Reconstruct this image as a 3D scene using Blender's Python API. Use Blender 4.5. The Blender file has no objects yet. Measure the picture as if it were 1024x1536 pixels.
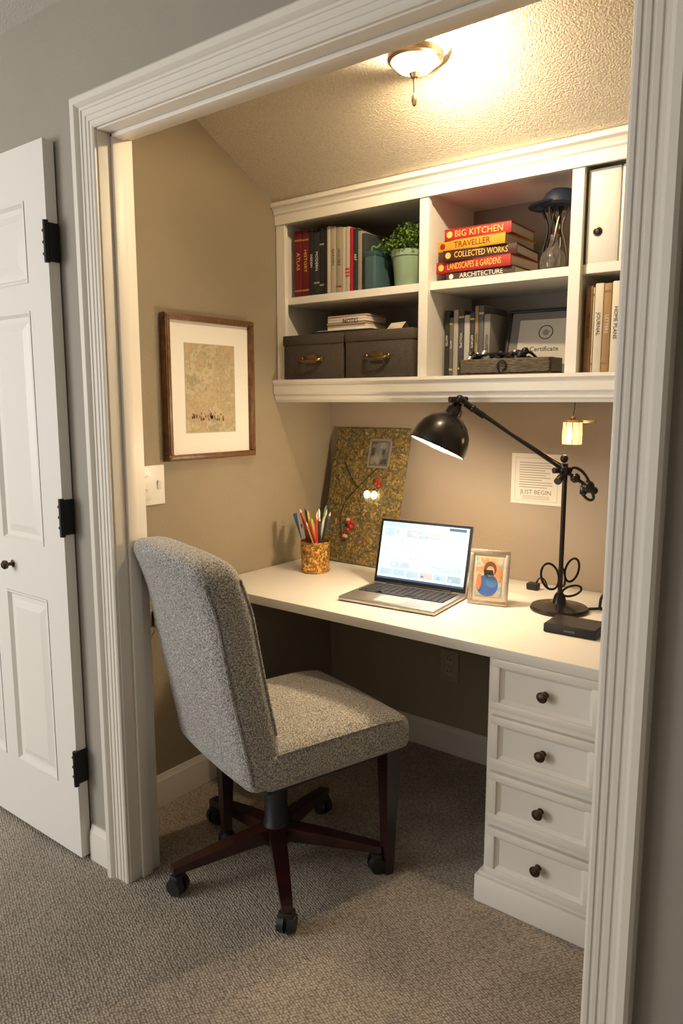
import bpy, bmesh, math, random
from mathutils import Vector, Matrix, Euler
random.seed(7)
D = bpy.data
S = bpy.context.scene
def link(o):
    S.collection.objects.link(o); return o
R = math.radians

# ------------------------------------------------------------------ materials
def nt(name):
    m = D.materials.new(name); m.use_nodes = True
    n = m.node_tree; b = n.nodes['Principled BSDF']
    return m, n, b
def mat(name, col, rough=0.5, metal=0.0, col2=None, nscale=20, bump=0.0, bscale=60, emis=None, estr=0.0,
        coat=0.0, trans=0.0, ior=1.45, ramp=(0.4, 0.6), detail=3, stretch=None, sheen=0.0, btype='noise', spec=None):
    m, n, b = nt(name)
    b.inputs['Base Color'].default_value = (*col, 1)
    b.inputs['Roughness'].default_value = rough
    b.inputs['Metallic'].default_value = metal
    b.inputs['Coat Weight'].default_value = coat
    b.inputs['Transmission Weight'].default_value = trans
    b.inputs['IOR'].default_value = ior
    b.inputs['Sheen Weight'].default_value = sheen
    if spec is not None: b.inputs['Specular IOR Level'].default_value = spec
    if emis:
        b.inputs['Emission Color'].default_value = (*emis, 1)
        b.inputs['Emission Strength'].default_value = estr
    tc = n.nodes.new('ShaderNodeTexCoord'); src = tc.outputs['Object']
    if stretch:
        mp = n.nodes.new('ShaderNodeMapping'); mp.inputs['Scale'].default_value = stretch
        n.links.new(src, mp.inputs[0]); src = mp.outputs[0]
    if col2:
        t = n.nodes.new('ShaderNodeTexNoise'); t.inputs['Scale'].default_value = nscale
        t.inputs['Detail'].default_value = detail
        n.links.new(src, t.inputs['Vector'])
        r = n.nodes.new('ShaderNodeValToRGB')
        r.color_ramp.elements[0].position = ramp[0]; r.color_ramp.elements[1].position = ramp[1]
        r.color_ramp.elements[0].color = (*col, 1); r.color_ramp.elements[1].color = (*col2, 1)
        n.links.new(t.outputs['Fac'], r.inputs[0]); n.links.new(r.outputs[0], b.inputs['Base Color'])
    if bump > 0:
        if btype == 'noise':
            t2 = n.nodes.new('ShaderNodeTexNoise'); t2.inputs['Detail'].default_value = 3
            o = t2.outputs['Fac']
        else:
            t2 = n.nodes.new('ShaderNodeTexVoronoi'); o = t2.outputs['Distance']
        t2.inputs['Scale'].default_value = bscale
        n.links.new(src, t2.inputs['Vector'])
        bp = n.nodes.new('ShaderNodeBump'); bp.inputs['Strength'].default_value = bump
        bp.inputs['Distance'].default_value = 0.004
        n.links.new(o, bp.inputs['Height']); n.links.new(bp.outputs[0], b.inputs['Normal'])
    return m

WALL = mat('wall_paint', (0.34, 0.315, 0.27), 0.75, bump=0.2, bscale=110, col2=(0.355, 0.328, 0.28), nscale=3)
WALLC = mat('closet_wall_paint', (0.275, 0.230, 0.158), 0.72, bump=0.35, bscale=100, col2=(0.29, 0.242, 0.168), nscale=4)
WALLB = mat('wall_back_lamplit', (0.37, 0.305, 0.240), 0.72, bump=0.25, bscale=110)  # base colour raised to carry the strong peachy light on this wall
CEILT = mat('textured_ceiling', (0.72, 0.66, 0.54), 0.85, bump=0.9, bscale=200, col2=(0.61, 0.55, 0.44), nscale=200)
CEILR = mat('room_ceiling', (0.74, 0.73, 0.70), 0.9, bump=0.3, bscale=200)
TRIM = mat('trim_paint', (0.77, 0.73, 0.66), 0.42, bump=0.03, bscale=30)
TRIMW = mat('cabinet_paint', (0.81, 0.78, 0.72), 0.38)
DOORW = mat('door_paint', (0.81, 0.79, 0.745), 0.35, bump=0.04, bscale=25)
DESKW = mat('desk_laminate', (0.80, 0.77, 0.72), 0.35)
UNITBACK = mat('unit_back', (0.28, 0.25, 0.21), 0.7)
BLACK = mat('black_metal', (0.02, 0.018, 0.017), 0.4, 0.6)
BLACKP = mat('black_plastic', (0.015, 0.015, 0.016), 0.45)
BRONZE = mat('bronze', (0.09, 0.06, 0.04), 0.35, 0.9)
BRASS = mat('brass', (0.55, 0.38, 0.17), 0.3, 1.0)
ABRASS = mat('antique_brass', (0.22, 0.15, 0.07), 0.35, 1.0)
NICKEL = mat('nickel', (0.42, 0.32, 0.20), 0.25, 1.0)
SILVER = mat('silver', (0.55, 0.54, 0.53), 0.35, 0.85)
SILVERF = mat('frame_silver', (0.60, 0.52, 0.42), 0.3, 0.9, bump=0.4, bscale=200)
MAHOG = mat('mahogany', (0.045, 0.010, 0.008), 0.3, col2=(0.022, 0.007, 0.006), nscale=12, coat=0.4, stretch=(1, 1, 0.2))
DARKWOOD = mat('dark_wood_leg', (0.025, 0.010, 0.008), 0.3, coat=0.3)
PAPER = mat('paper', (0.75, 0.71, 0.63), 0.8)
PAGES = mat('book_pages', (0.62, 0.53, 0.38), 0.85, bump=0.3, bscale=300, stretch=(1, 1, 12))
WHITE = mat('white_plastic', (0.78, 0.76, 0.72), 0.35)
INK = mat('ink', (0.06, 0.05, 0.045), 0.7)
GOLD = mat('gold_foil', (0.80, 0.52, 0.10), 0.4, 0.2)
FRAMEW = mat('walnut_frame', (0.19, 0.09, 0.030), 0.4, col2=(0.11, 0.05, 0.02), nscale=30, stretch=(6, 1, 1))

def carpet():
    m, n, b = nt('loop_carpet'); b.inputs['Roughness'].default_value = 0.95
    b.inputs['Sheen Weight'].default_value = 0.2
    b.inputs['Specular IOR Level'].default_value = 0.1
    tc = n.nodes.new('ShaderNodeTexCoord')
    mp = n.nodes.new('ShaderNodeMapping'); mp.inputs['Scale'].default_value = (1.0, 1.35, 1)
    mp.inputs['Rotation'].default_value = (0, 0, 0.5)
    n.links.new(tc.outputs['Object'], mp.inputs[0])
    v = n.nodes.new('ShaderNodeTexVoronoi'); v.inputs['Scale'].default_value = 118; v.inputs['Randomness'].default_value = 0.45
    n.links.new(mp.outputs[0], v.inputs['Vector'])
    r = n.nodes.new('ShaderNodeValToRGB')
    r.color_ramp.elements[0].position = 0.15; r.color_ramp.elements[0].color = (0.56, 0.485, 0.40, 1)
    r.color_ramp.elements[1].position = 0.78; r.color_ramp.elements[1].color = (0.16, 0.133, 0.107, 1)
    n.links.new(v.outputs['Distance'], r.inputs[0])
    no = n.nodes.new('ShaderNodeTexNoise'); no.inputs['Scale'].default_value = 6; no.inputs['Detail'].default_value = 8
    n.links.new(tc.outputs['Object'], no.inputs['Vector'])
    r2 = n.nodes.new('ShaderNodeValToRGB')
    r2.color_ramp.elements[0].position = 0.3; r2.color_ramp.elements[0].color = (0.80, 0.80, 0.80, 1)
    r2.color_ramp.elements[1].position = 0.7; r2.color_ramp.elements[1].color = (1.08, 1.06, 1.04, 1)
    n.links.new(no.outputs['Fac'], r2.inputs[0])
    mx = n.nodes.new('ShaderNodeMix'); mx.data_type = 'RGBA'; mx.blend_type = 'MULTIPLY'; mx.inputs[0].default_value = 1
    n.links.new(r.outputs[0], mx.inputs[6]); n.links.new(r2.outputs[0], mx.inputs[7])
    n.links.new(mx.outputs[2], b.inputs['Base Color'])
    bp = n.nodes.new('ShaderNodeBump'); bp.invert = True; bp.inputs['Strength'].default_value = 0.75; bp.inputs['Distance'].default_value = 0.006
    n.links.new(v.outputs['Distance'], bp.inputs['Height']); n.links.new(bp.outputs[0], b.inputs['Normal'])
    return m
CARPET = carpet()
def tweed():
    m, n, b = nt('tweed_fabric'); b.inputs['Roughness'].default_value = 0.95; b.inputs['Sheen Weight'].default_value = 0.25
    b.inputs['Specular IOR Level'].default_value = 0.1
    tc = n.nodes.new('ShaderNodeTexCoord')
    t = n.nodes.new('ShaderNodeTexNoise'); t.inputs['Scale'].default_value = 270; t.inputs['Detail'].default_value = 3
    n.links.new(tc.outputs['Object'], t.inputs['Vector'])
    r = n.nodes.new('ShaderNodeValToRGB'); e = r.color_ramp.elements
    e[0].position = 0.33; e[0].color = (0.10, 0.099, 0.096, 1)
    e[1].position = 0.64; e[1].color = (0.58, 0.56, 0.52, 1)
    x = e.new(0.48); x.color = (0.28, 0.274, 0.26, 1)
    n.links.new(t.outputs['Fac'], r.inputs[0]); n.links.new(r.outputs[0], b.inputs['Base Color'])
    bp = n.nodes.new('ShaderNodeBump'); bp.inputs['Strength'].default_value = 0.6; bp.inputs['Distance'].default_value = 0.0025
    n.links.new(t.outputs['Fac'], bp.inputs['Height']); n.links.new(bp.outputs[0], b.inputs['Normal'])
    return m
TWEED = tweed()
def rampmat(name, stops, scale, rough=0.6, kind='noise', metal=0.0, detail=5, bump=0.0, stretch=(1, 1, 1), rnd=1.0, bump_d=0.004):
    m, n, b = nt(name); b.inputs['Roughness'].default_value = rough; b.inputs['Metallic'].default_value = metal
    tc = n.nodes.new('ShaderNodeTexCoord'); mp = n.nodes.new('ShaderNodeMapping'); mp.inputs['Scale'].default_value = stretch
    n.links.new(tc.outputs['Object'], mp.inputs[0])
    if kind == 'noise':
        t = n.nodes.new('ShaderNodeTexNoise'); t.inputs['Detail'].default_value = detail; t.inputs['Roughness'].default_value = 0.62 if detail > 10 else 0.5; o = t.outputs['Fac']
    else:
        t = n.nodes.new('ShaderNodeTexVoronoi'); t.inputs['Randomness'].default_value = rnd
        sp = n.nodes.new('ShaderNodeSeparateColor'); n.links.new(t.outputs['Color'], sp.inputs[0]); o = sp.outputs[0]
    t.inputs['Scale'].default_value = scale
    n.links.new(mp.outputs[0], t.inputs['Vector'])
    r = n.nodes.new('ShaderNodeValToRGB'); e = r.color_ramp.elements
    e[0].position = stops[0][0]; e[0].color = (*stops[0][1], 1)
    e[1].position = stops[-1][0]; e[1].color = (*stops[-1][1], 1)
    for p, c in stops[1:-1]:
        x = e.new(p); x.color = (*c, 1)
    n.links.new(o, r.inputs[0]); n.links.new(r.outputs[0], b.inputs['Base Color'])
    if bump:
        bp = n.nodes.new('ShaderNodeBump'); bp.inputs['Strength'].default_value = bump; bp.inputs['Distance'].default_value = bump_d
        n.links.new(o, bp.inputs['Height']); n.links.new(bp.outputs[0], b.inputs['Normal'])
    return m
ARTMAP = rampmat('aged_map_print', [(0.3, (0.52, 0.44, 0.28)), (0.41, (0.33, 0.29, 0.18)), (0.46, (0.52, 0.44, 0.28)), (0.51, (0.38, 0.33, 0.20)), (0.55, (0.46, 0.34, 0.21)), (0.60, (0.45, 0.39, 0.25)), (0.72, (0.26, 0.28, 0.25))], 9, 0.8, detail=14)
MOSAIC = rampmat('mosaic_collage', [(0.0, (0.06, 0.045, 0.015)), (0.25, (0.22, 0.14, 0.025)), (0.45, (0.07, 0.08, 0.05)), (0.6, (0.32, 0.20, 0.035)), (0.8, (0.07, 0.08, 0.08)), (0.97, (0.40, 0.30, 0.10))], 130, 0.5, 'vor', 0.1, bump=0.6)
GOLDMOS = rampmat('gold_glitter', [(0.0, (0.20, 0.09, 0.02)), (0.5, (0.50, 0.25, 0.05)), (0.9, (0.85, 0.55, 0.16))], 160, 0.3, 'vor', 0.7, bump=0.8)
WICKER = rampmat('wicker', [(0.3, (0.06, 0.045, 0.03)), (0.7, (0.18, 0.14, 0.09))], 60, 0.8, 'noise', stretch=(1, 1, 6), bump=1.0)
def emit(name, col, s):
    m, n, b = nt(name); b.inputs['Base Color'].default_value = (*[c * 0.3 for c in col], 1)
    b.inputs['Emission Color'].default_value = (*col, 1); b.inputs['Emission Strength'].default_value = s
    b.inputs['Roughness'].default_value = 0.3
    return m
_cc = {}
def C(r, g, b, rough=0.55):
    k = (r, g, b, rough)
    if k not in _cc: _cc[k] = mat('colour_%d' % len(_cc), (r, g, b), rough)
    return _cc[k]

# ------------------------------------------------------------------ builder
class B:
    def __init__(s, name):
        s.name = name; s.v = []; s.f = []; s.m = []; s.mats = []
    def mi(s, m):
        if m not in s.mats: s.mats.append(m)
        return s.mats.index(m)
    def add(s, vs, fs, m, M=None):
        o = len(s.v); i = s.mi(m)
        for v in vs:
            v = Vector(v)
            if M is not None: v = M @ v
            s.v.append(v)
        for f in fs:
            s.f.append([o + k for k in f]); s.m.append(i)
    def addbm(s, bm, m, M=None):
        bm.verts.index_update()
        s.add([v.co.copy() for v in bm.verts], [[v.index for v in f.verts] for f in bm.faces], m, M); bm.free()
    def box(s, c, size, m, rot=(0, 0, 0), bev=0.0, seg=2, M=None):
        bm = bmesh.new(); bmesh.ops.create_cube(bm, size=1)
        bmesh.ops.scale(bm, vec=size, verts=bm.verts)
        if bev > 0:
            bmesh.ops.bevel(bm, geom=bm.edges[:], offset=min(bev, min(size) * 0.45), segments=seg, profile=0.5, affect='EDGES')
        T = Matrix.Translation(c) @ Euler(rot).to_matrix().to_4x4()
        if M is not None: T = M @ T
        s.addbm(bm, m, T); return s
    def bb(s, x0, x1, y0, y1, z0, z1, m, bev=0.0, M=None):
        return s.box(((x0 + x1) / 2, (y0 + y1) / 2, (z0 + z1) / 2), (abs(x1 - x0), abs(y1 - y0), abs(z1 - z0)), m, bev=bev, M=M)
    def lathe(s, prof, m, M=None, n=32):
        vs = []; fs = []
        for (r, z) in prof:
            for k in range(n):
                a = 2 * math.pi * k / n; vs.append((max(r, 1e-5) * math.cos(a), max(r, 1e-5) * math.sin(a), z))
        for j in range(len(prof) - 1):
            for k in range(n):
                a, b2 = j * n + k, j * n + (k + 1) % n
                fs.append([a, b2, b2 + n, a + n])
        s.add(vs, fs, m, M); return s
    def cyl(s, p0, p1, r0, m, r1=None, n=20, M=None):
        p0 = Vector(p0); p1 = Vector(p1); r1 = r0 if r1 is None else r1
        d = p1 - p0; q = Vector((0, 0, 1)).rotation_difference(d.normalized()).to_matrix().to_4x4()
        T = Matrix.Translation(p0) @ q
        if M is not None: T = M @ T
        L = d.length
        return s.lathe([(0, 0), (r0, 0), (r1, L), (0, L)], m, T, n)
    def ball(s, c, r, m, n=16, sc=(1, 1, 1), M=None):
        pr = [(r * math.sin(math.pi * i / n), -r * math.cos(math.pi * i / n)) for i in range(n + 1)]
        T = Matrix.Translation(c) @ Matrix.Diagonal((*sc, 1))
        if M is not None: T = M @ T
        return s.lathe(pr, m, T, n * 2)
    def tube(s, pts, r, m, n=8, M=None, closed=False, smooth=0):
        pts = [Vector(p) for p in pts]
        for _ in range(smooth):
            q = [pts[0]]
            for a, b2 in zip(pts[:-1], pts[1:]):
                q += [a * 0.75 + b2 * 0.25, a * 0.25 + b2 * 0.75]
            q.append(pts[-1]); pts = q
        rr = r if callable(r) else (lambda t: r)
        vs = []; fs = []; N = len(pts); up = None
        for i, p in enumerate(pts):
            t = (pts[min(i + 1, N - 1)] - pts[max(i - 1, 0)]).normalized()
            if up is None:
                up = Vector((0, 0, 1)) if abs(t.z) < 0.9 else Vector((1, 0, 0))
            u = (up - t * up.dot(t)).normalized(); up = u; w = t.cross(u)
            rad = rr(i / (N - 1))
            for k in range(n):
                a = 2 * math.pi * k / n; vs.append(p + (u * math.cos(a) + w * math.sin(a)) * rad)
        for j in range(N - 1):
            for k in range(n):
                a, b2 = j * n + k, j * n + (k + 1) % n
                fs.append([a, b2, b2 + n, a + n])
        fs.append(list(range(n))[::-1]); fs.append([(N - 1) * n + k for k in range(n)])
        s.add(vs, fs, m, M); return s
    def rbox(s, size, rad, m, M=None, n=10, fn=None):
        bm = bmesh.new(); bmesh.ops.create_cube(bm, size=2)
        bmesh.ops.subdivide_edges(bm, edges=bm.edges[:], cuts=n, use_grid_fill=True)
        h = Vector(size) / 2; r = min(rad, min(h) * 0.999)
        for v in bm.verts:
            c = v.co.copy()
            c = Vector([math.copysign(abs(x) ** 0.6, x) if abs(x) > 1e-9 else 0 for x in c])
            p = Vector((c.x * h.x, c.y * h.y, c.z * h.z))
            q = Vector([max(-(h[i] - r), min(h[i] - r, p[i])) for i in range(3)])
            d = p - q
            if d.length > 1e-9: p = q + d.normalized() * r if sum(abs(x) > 1e-9 for x in d) > 1 else p
            v.co = fn(p) if fn else p
        s.addbm(bm, m, M); return s
    def quad(s, pts, m, M=None):
        s.add(pts, [[0, 1, 2, 3]], m, M); return s
    def text(s, txt, size, m, M, fit=None, ext=0.0004):
        cu = D.curves.new('t', 'FONT'); cu.body = txt; cu.size = size; cu.align_x = 'CENTER'; cu.align_y = 'CENTER'
        cu.extrude = ext; cu.resolution_u = 2
        o = link(D.objects.new('t', cu)); bpy.context.view_layer.update()
        dg = bpy.context.evaluated_depsgraph_get(); me = D.meshes.new_from_object(o.evaluated_get(dg))
        vs = [v.co.copy() for v in me.vertices]; fs = [list(p.vertices) for p in me.polygons]
        if fit and vs:
            w = max(v.x for v in vs) - min(v.x for v in vs)
            if w > fit:
                for v in vs: v.x *= fit / w
        s.add(vs, fs, m, M)
        D.objects.remove(o); D.curves.remove(cu); D.meshes.remove(me)
    def done(s, loc=(0, 0, 0), rot=(0, 0, 0), ang=32, parent=None, weld=False):
        me = D.meshes.new(s.name); me.from_pydata(s.v, [], s.f)
        for m in s.mats: me.materials.append(m)
        me.polygons.foreach_set('material_index', s.m)
        me.polygons.foreach_set('use_smooth', [True] * len(s.f))
        me.validate(); me.update()
        bm = bmesh.new(); bm.from_mesh(me); bmesh.ops.recalc_face_normals(bm, faces=bm.faces); bm.to_mesh(me); bm.free()
        me.set_sharp_from_angle(angle=R(ang))
        o = link(D.objects.new(s.name, me)); o.location = loc; o.rotation_euler = rot
        if parent: o.parent = parent
        return o
FRONT = Matrix.Rotation(R(90), 4, 'X')
def T(x, y, z): return Matrix.Translation((x, y, z))
def RZ(a): return Matrix.Rotation(R(a), 4, 'Z')
def RX(a): return Matrix.Rotation(R(a), 4, 'X')
def RY(a): return Matrix.Rotation(R(a), 4, 'Y')

# ------------------------------------------------------------------ dims
XL, XR, ZH = -1.66, -0.372, 2.03
YW, YI = 1.185, 1.27
CL, CR, CB = -1.93, -0.30, 2.44
SY = 2.12
RC = 2.37
def simple(name, parts, m):
    b = B(name)
    for p in parts: b.bb(*p, m)
    return b.done()
simple('floor', [(-4.2, 0.8, -2.6, 2.56, -0.05, 0)], CARPET)
simple('wall_front', [(-4.2, XL - 0.02, YW, YI, 0, 2.5)], WALL)
simple('wall_beside_door', [(XR + 0.02, 0.8, YW, YI, 0, 2.5)], WALL)
simple('wall_header', [(XL - 0.02, XR + 0.02, YW, YI, ZH + 0.02, 2.5)], WALL)
simple('wall_room_left', [(-4.3, -4.2, -2.6, YI, 0, 2.5)], WALL)
simple('shade_wall_right', [(0.8, 0.9, -2.6, YI, 0, 2.5)], WALL)  # unseen wall, put in close by to darken the right side
simple('shade_wall_rear', [(-1.4, 0.9, -2.7, -2.6, 0, 2.5)], WALL)  # unseen wall added to block world light on the right; left stays open
simple('ceiling', [(-4.2, 0.8, -2.6, YW, RC, RC + 0.08)], CEILR)
simple('wall_closet_left', [(CL - 0.1, CL, YI, CB + 0.1, 0, 2.5)], WALLC)
simple('wall_closet_right', [(CR, CR + 0.1, YI, CB + 0.1, 0, 2.5)], WALLC)
simple('wall_closet_back', [(CL, CR, CB, CB + 0.1, 0, 2.5)], WALLB)
b = B('ceiling_closet')
sl = 0.505; ys = SY - (2.38 - 2.078) / sl
prof = [(YI, 2.38), (ys, 2.38), (SY, 2.080), (CB, 2.080), (CB, 2.5), (YI, 2.5)]
vs = [(CL, y, z) for y, z in prof] + [(CR, y, z) for y, z in prof]
k = len(prof)
b.add(vs, [[i, (i + 1) % k, (i + 1) % k + k, i + k] for i in range(k)] + [list(range(k)), list(range(k, 2 * k))[::-1]], CEILT)
b.done(ang=10)

cp = [(0.004, 0), (0.004, .017), (.008, .020), (.014, .020), (.0155, .0175), (.020, .0175), (.0215, .020), (.028, .020), (.0295, .0175), (.034, .0175),
      (.0355, .020), (.044, .0205), (.0455, .018), (.050, .018), (.0515, .021), (.057, .022), (.060, .027), (.065, .032), (.078, .034), (.084, .029), (.084, 0)]
b = B('trim_door_casing')
st = []
for (u, d) in cp:
    st.append([(XL - u, YW - d, 0), (XL - u, YW - d, ZH + u), (XR + u, YW - d, ZH + u), (XR + u, YW - d, 0)])
vs = [p for row in st for p in row]; fs = []
for i in range(len(cp) - 1):
    for j in range(3):
        fs.append([i * 4 + j, i * 4 + j + 1, i * 4 + 5 + j, i * 4 + 4 + j])
b.add(vs, fs, TRIM); b.done(ang=20)
b = B('trim_door_jamb')
y0, y1 = YW - 0.010, YI + 0.008
b.bb(XL - 0.02, XL, y0, y1, 0, ZH, TRIM, 0.002); b.bb(XR, XR + 0.02, y0, y1, 0, ZH, TRIM, 0.002)
b.bb(XL - 0.02, XR + 0.02, y0, y1, ZH, ZH + 0.02, TRIM, 0.002)
b.bb(XL, XL + 0.011, y0 + 0.035, y0 + 0.07, 0, ZH, TRIM, 0.003); b.bb(XR - 0.011, XR, y0 + 0.035, y0 + 0.07, 0, ZH, TRIM, 0.003)
b.bb(XL, XR, y0 + 0.035, y0 + 0.07, ZH - 0.011, ZH, TRIM, 0.003)
b.done()

def baseboard(name, x0, y0, x1, y1, nx, ny):
    b = B(name); pr = [(0, 0), (.014, 0), (.014, .075), (.012, .083), (.012, .090), (.007, .100), (.005, .11), (0, .11)]
    k = len(pr)
    vs = [(x0 + nx * d, y0 + ny * d, z) for d, z in pr] + [(x1 + nx * d, y1 + ny * d, z) for d, z in pr]
    b.add(vs, [[i, (i + 1) % k, (i + 1) % k + k, i + k] for i in range(k)] + [list(range(k)), list(range(k, 2 * k))[::-1]], TRIM)
    return b.done(ang=25)
baseboard('baseboard_closet_left', CL, YI + 0.01, CL, CB, 1, 0)
baseboard('baseboard_closet_back', CL + 0.015, CB, CR, CB, 0, -1)
baseboard('baseboard_front', -1.852, YW, XL - 0.085, YW, 0, -1)
baseboard('baseboard_front_right', XR + 0.085, YW, 0.8, YW, 0, -1)

# ------------------------------------------------------------------ open door
dx1, dx0, dyf, dyb = -1.862, -2.60, 1.148, 1.181
b = B('door_1')
b.bb(dx0, dx1, dyf + 0.009, dyb, 0.012, 2.045, DOORW, 0.002)
cols = [(dx1 - 0.335, dx1 - 0.105), (dx0 + 0.105, dx0 + 0.335)]
rows = [(0.225, 0.79), (0.95, 1.615), (1.69, 1.905)]
xs = sorted([dx0, dx1] + [c for p in cols for c in p]); zs = [0.012] + [z for r_ in rows for z in r_] + [2.045]
for i in range(5):
    for j in range(7):
        if not (i in (1, 3) and j in (1, 3, 5)):
            b.bb(xs[i], xs[i + 1], dyf, dyf + 0.010, zs[j], zs[j + 1], DOORW)
def rings(b, x0, x1, z0, z1, m):
    def ring(i0, y_0, i1, y_1):
        a = [(x0 + i0, y_0, z0 + i0), (x1 - i0, y_0, z0 + i0), (x1 - i0, y_0, z1 - i0), (x0 + i0, y_0, z1 - i0)]
        c = [(x0 + i1, y_1, z0 + i1), (x1 - i1, y_1, z0 + i1), (x1 - i1, y_1, z1 - i1), (x0 + i1, y_1, z1 - i1)]
        b.add(a + c, [[k_, (k_ + 1) % 4, (k_ + 1) % 4 + 4, k_ + 4] for k_ in range(4)], m)
    return ring
for (x0, x1) in cols:
    for (z0, z1) in rows:
        ring = rings(b, x0, x1, z0, z1, DOORW)
        ring(0, dyf - 0.0015, 0.006, dyf - 0.0015); ring(0.006, dyf - 0.0015, 0.014, dyf + 0.009)
        ring(0.028, dyf + 0.009, 0.05, dyf + 0.002)
        i1 = 0.05; b.quad([(x0 + i1, dyf + 0.002, z0 + i1), (x1 - i1, dyf + 0.002, z0 + i1), (x1 - i1, dyf + 0.002, z1 - i1), (x0 + i1, dyf + 0.002, z1 - i1)], DOORW)
for hz in (1.785, 1.045, 0.30):
    b.bb(dx1 - 0.012, dx1 + 0.006, dyf - 0.004, dyb, hz - 0.05, hz + 0.05, BLACK, 0.002)
    b.cyl((dx1 + 0.004, dyf - 0.006, hz - 0.054), (dx1 + 0.004, dyf - 0.006, hz + 0.054), 0.0075, BLACK)
    for q in (-0.03, 0, 0.03): b.cyl((dx1 - 0.012, dyf - 0.006, hz + q), (dx1 - 0.012, dyf - 0.001, hz + q), 0.004, BLACK)
b.lathe([(0, 0), (0.012, 0), (0.006, 0.004), (0.005, 0.014), (0.013, 0.020), (0.014, 0.028), (0.008, 0.034), (0, 0.035)], BRONZE, T(-2.15, dyf, 0.876) @ RX(90))
b.done(ang=15)

# ------------------------------------------------------------------ built-in bookshelf
zb0, zb1, zm0, zm1, zt0, zt1 = 1.365, 1.445, 1.722, 1.748, 2.01, 2.078
b = B('built_in_bookshelf')
xr = CR - 0.004; xl = CL + 0.003; cb = CB - 0.003
b.bb(xl, xr, SY, cb, 1.385, zb1, TRIMW, 0.001)
b.bb(xl, xr, SY + 0.012, cb, zm0, zm1, TRIMW, 0.001)
b.bb(xl, xr, SY, cb, zt0 + 0.01, zt1, TRIMW, 0.001)
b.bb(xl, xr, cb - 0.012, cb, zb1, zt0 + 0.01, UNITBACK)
d1, d2 = -1.291, -0.796
b.bb(xl, xl + 0.016, SY + .01, cb - 0.012, zb1, zt0 + 0.01, TRIMW)
for d_ in (d1, d2): b.bb(d_ - 0.012, d_ + 0.012, SY + .01, cb - 0.012, zb1, zt0 + 0.01, TRIMW)
b.bb(xr - 0.02, xr, SY + .01, cb - 0.012, zb1, zt0 + 0.01, TRIMW)
b.bb(xl, xl + 0.042, SY - 0.006, SY + 0.012, zb1, zt0 + .01, TRIMW, 0.001)
for d_ in (d1, d2): b.bb(d_ - 0.017, d_ + 0.017, SY - 0.006, SY + 0.012, zb1, zt0 + .01, TRIMW, 0.001)
b.bb(xr - 0.04, xr, SY - 0.006, SY + 0.012, zb1, zt0 + .01, TRIMW, 0.001)
def sweepx(pr, m, x0, x1):
    k = len(pr); vs = [(x0, y, z) for y, z in pr] + [(x1, y, z) for y, z in pr]
    b.add(vs, [[i, (i + 1) % k, (i + 1) % k + k, i + k] for i in range(k)] + [list(range(k)), list(range(k, 2 * k))[::-1]], m)
sweepx([(SY, zt0 - 0.004), (SY - .012, zt0 - 0.004), (SY - .012, zt0 + .028), (SY - .018, zt0 + .034), (SY - .018, zt0 + .040), (SY - .024, zt0 + .05), (SY - .034, zt0 + .056), (SY - .034, zt0 + .068), (SY - .02, zt0 + .076), (SY, zt0 + 0.068)], TRIMW, xl, xr)
sweepx([(SY, zb1 + .002), (SY - .034, zb1 + .002), (SY - .036, zb1 - .008), (SY - .030, zb1 - .016), (SY - .030, zb1 - .046), (SY - .024, zb1 - .052), (SY - .024, zb1 - .066), (SY - .018, zb1 - .072), (SY - .018, 1.365), (SY + .01, 1.365), (SY + .01, 1.39)], TRIMW, xl, xr)
b.done(ang=20)

# ------------------------------------------------------------------ desk
DZ = 0.735; DY = 1.71
dl, dr_, db = CL + 0.003, CR - 0.003, CB - 0.003
b = B('white_desk')
b.bb(dl, dr_, DY, db, DZ - 0.03, DZ, DESKW, 0.002)
b.bb(dl, dl + 0.02, DY + 0.06, db - 0.02, DZ - 0.09, DZ - 0.03, DESKW, 0.002)
b.bb(dl, dr_, db - 0.02, db, DZ - 0.09, DZ - 0.03, DESKW, 0.002)
b.bb(dr_ - 0.03, dr_, DY + 0.03, db - 0.02, 0.0, DZ - 0.03, DESKW, 0.002)
b.done()
b = B('drawer_cabinet')
cx0, cx1, cy0, cy1 = -0.832, -0.518, 1.728, 2.30
b.bb(cx0, cx1, cy0, cy1, 0.0, DZ - 0.031, TRIMW, 0.001)
b.bb(cx0 - 0.018, cx1 + 0.016, cy0 - 0.020, cy1, 0.0, 0.078, TRIMW, 0.003)
b.bb(cx0 - 0.010, cx1 + 0.009, cy0 - 0.012, cy1, 0.078, 0.089, TRIMW, 0.004)
for i in range(4):
    zc = 0.160 + 0.158 * i; h = 0.070; w0, w1 = cx0 + 0.014, cx1 - 0.012
    yf = cy0 - 0.016
    b.bb(w0, w1, cy0 - 0.004, cy0, zc - h, zc + h, TRIMW)
    for (a0, a1, c0, c1) in ((w0, w1, zc + h - 0.022, zc + h), (w0, w1, zc - h, zc - h + 0.022), (w0, w0 + 0.022, zc - h + .022, zc + h - .022), (w1 - 0.022, w1, zc - h + .022, zc + h - .022)):
        b.bb(a0, a1, yf, cy0 - 0.003, c0, c1, TRIMW, 0.0012)
    ring = rings(b, w0 + 0.022, w1 - 0.022, zc - h + 0.022, zc + h - 0.022, TRIMW)
    ring(0, yf + .004, .010, cy0 - .0045)
    b.lathe([(0, 0), (0.009, 0), (0.008, 0.003), (0.005, 0.006), (0.005, 0.014), (0.013, 0.018), (0.0145, 0.024), (0.010, 0.029), (0, 0.031)], BRONZE, T((cx0 + cx1) / 2, cy0 - 0.004, zc) @ RX(90), 24)
b.done(ang=25)

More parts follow.
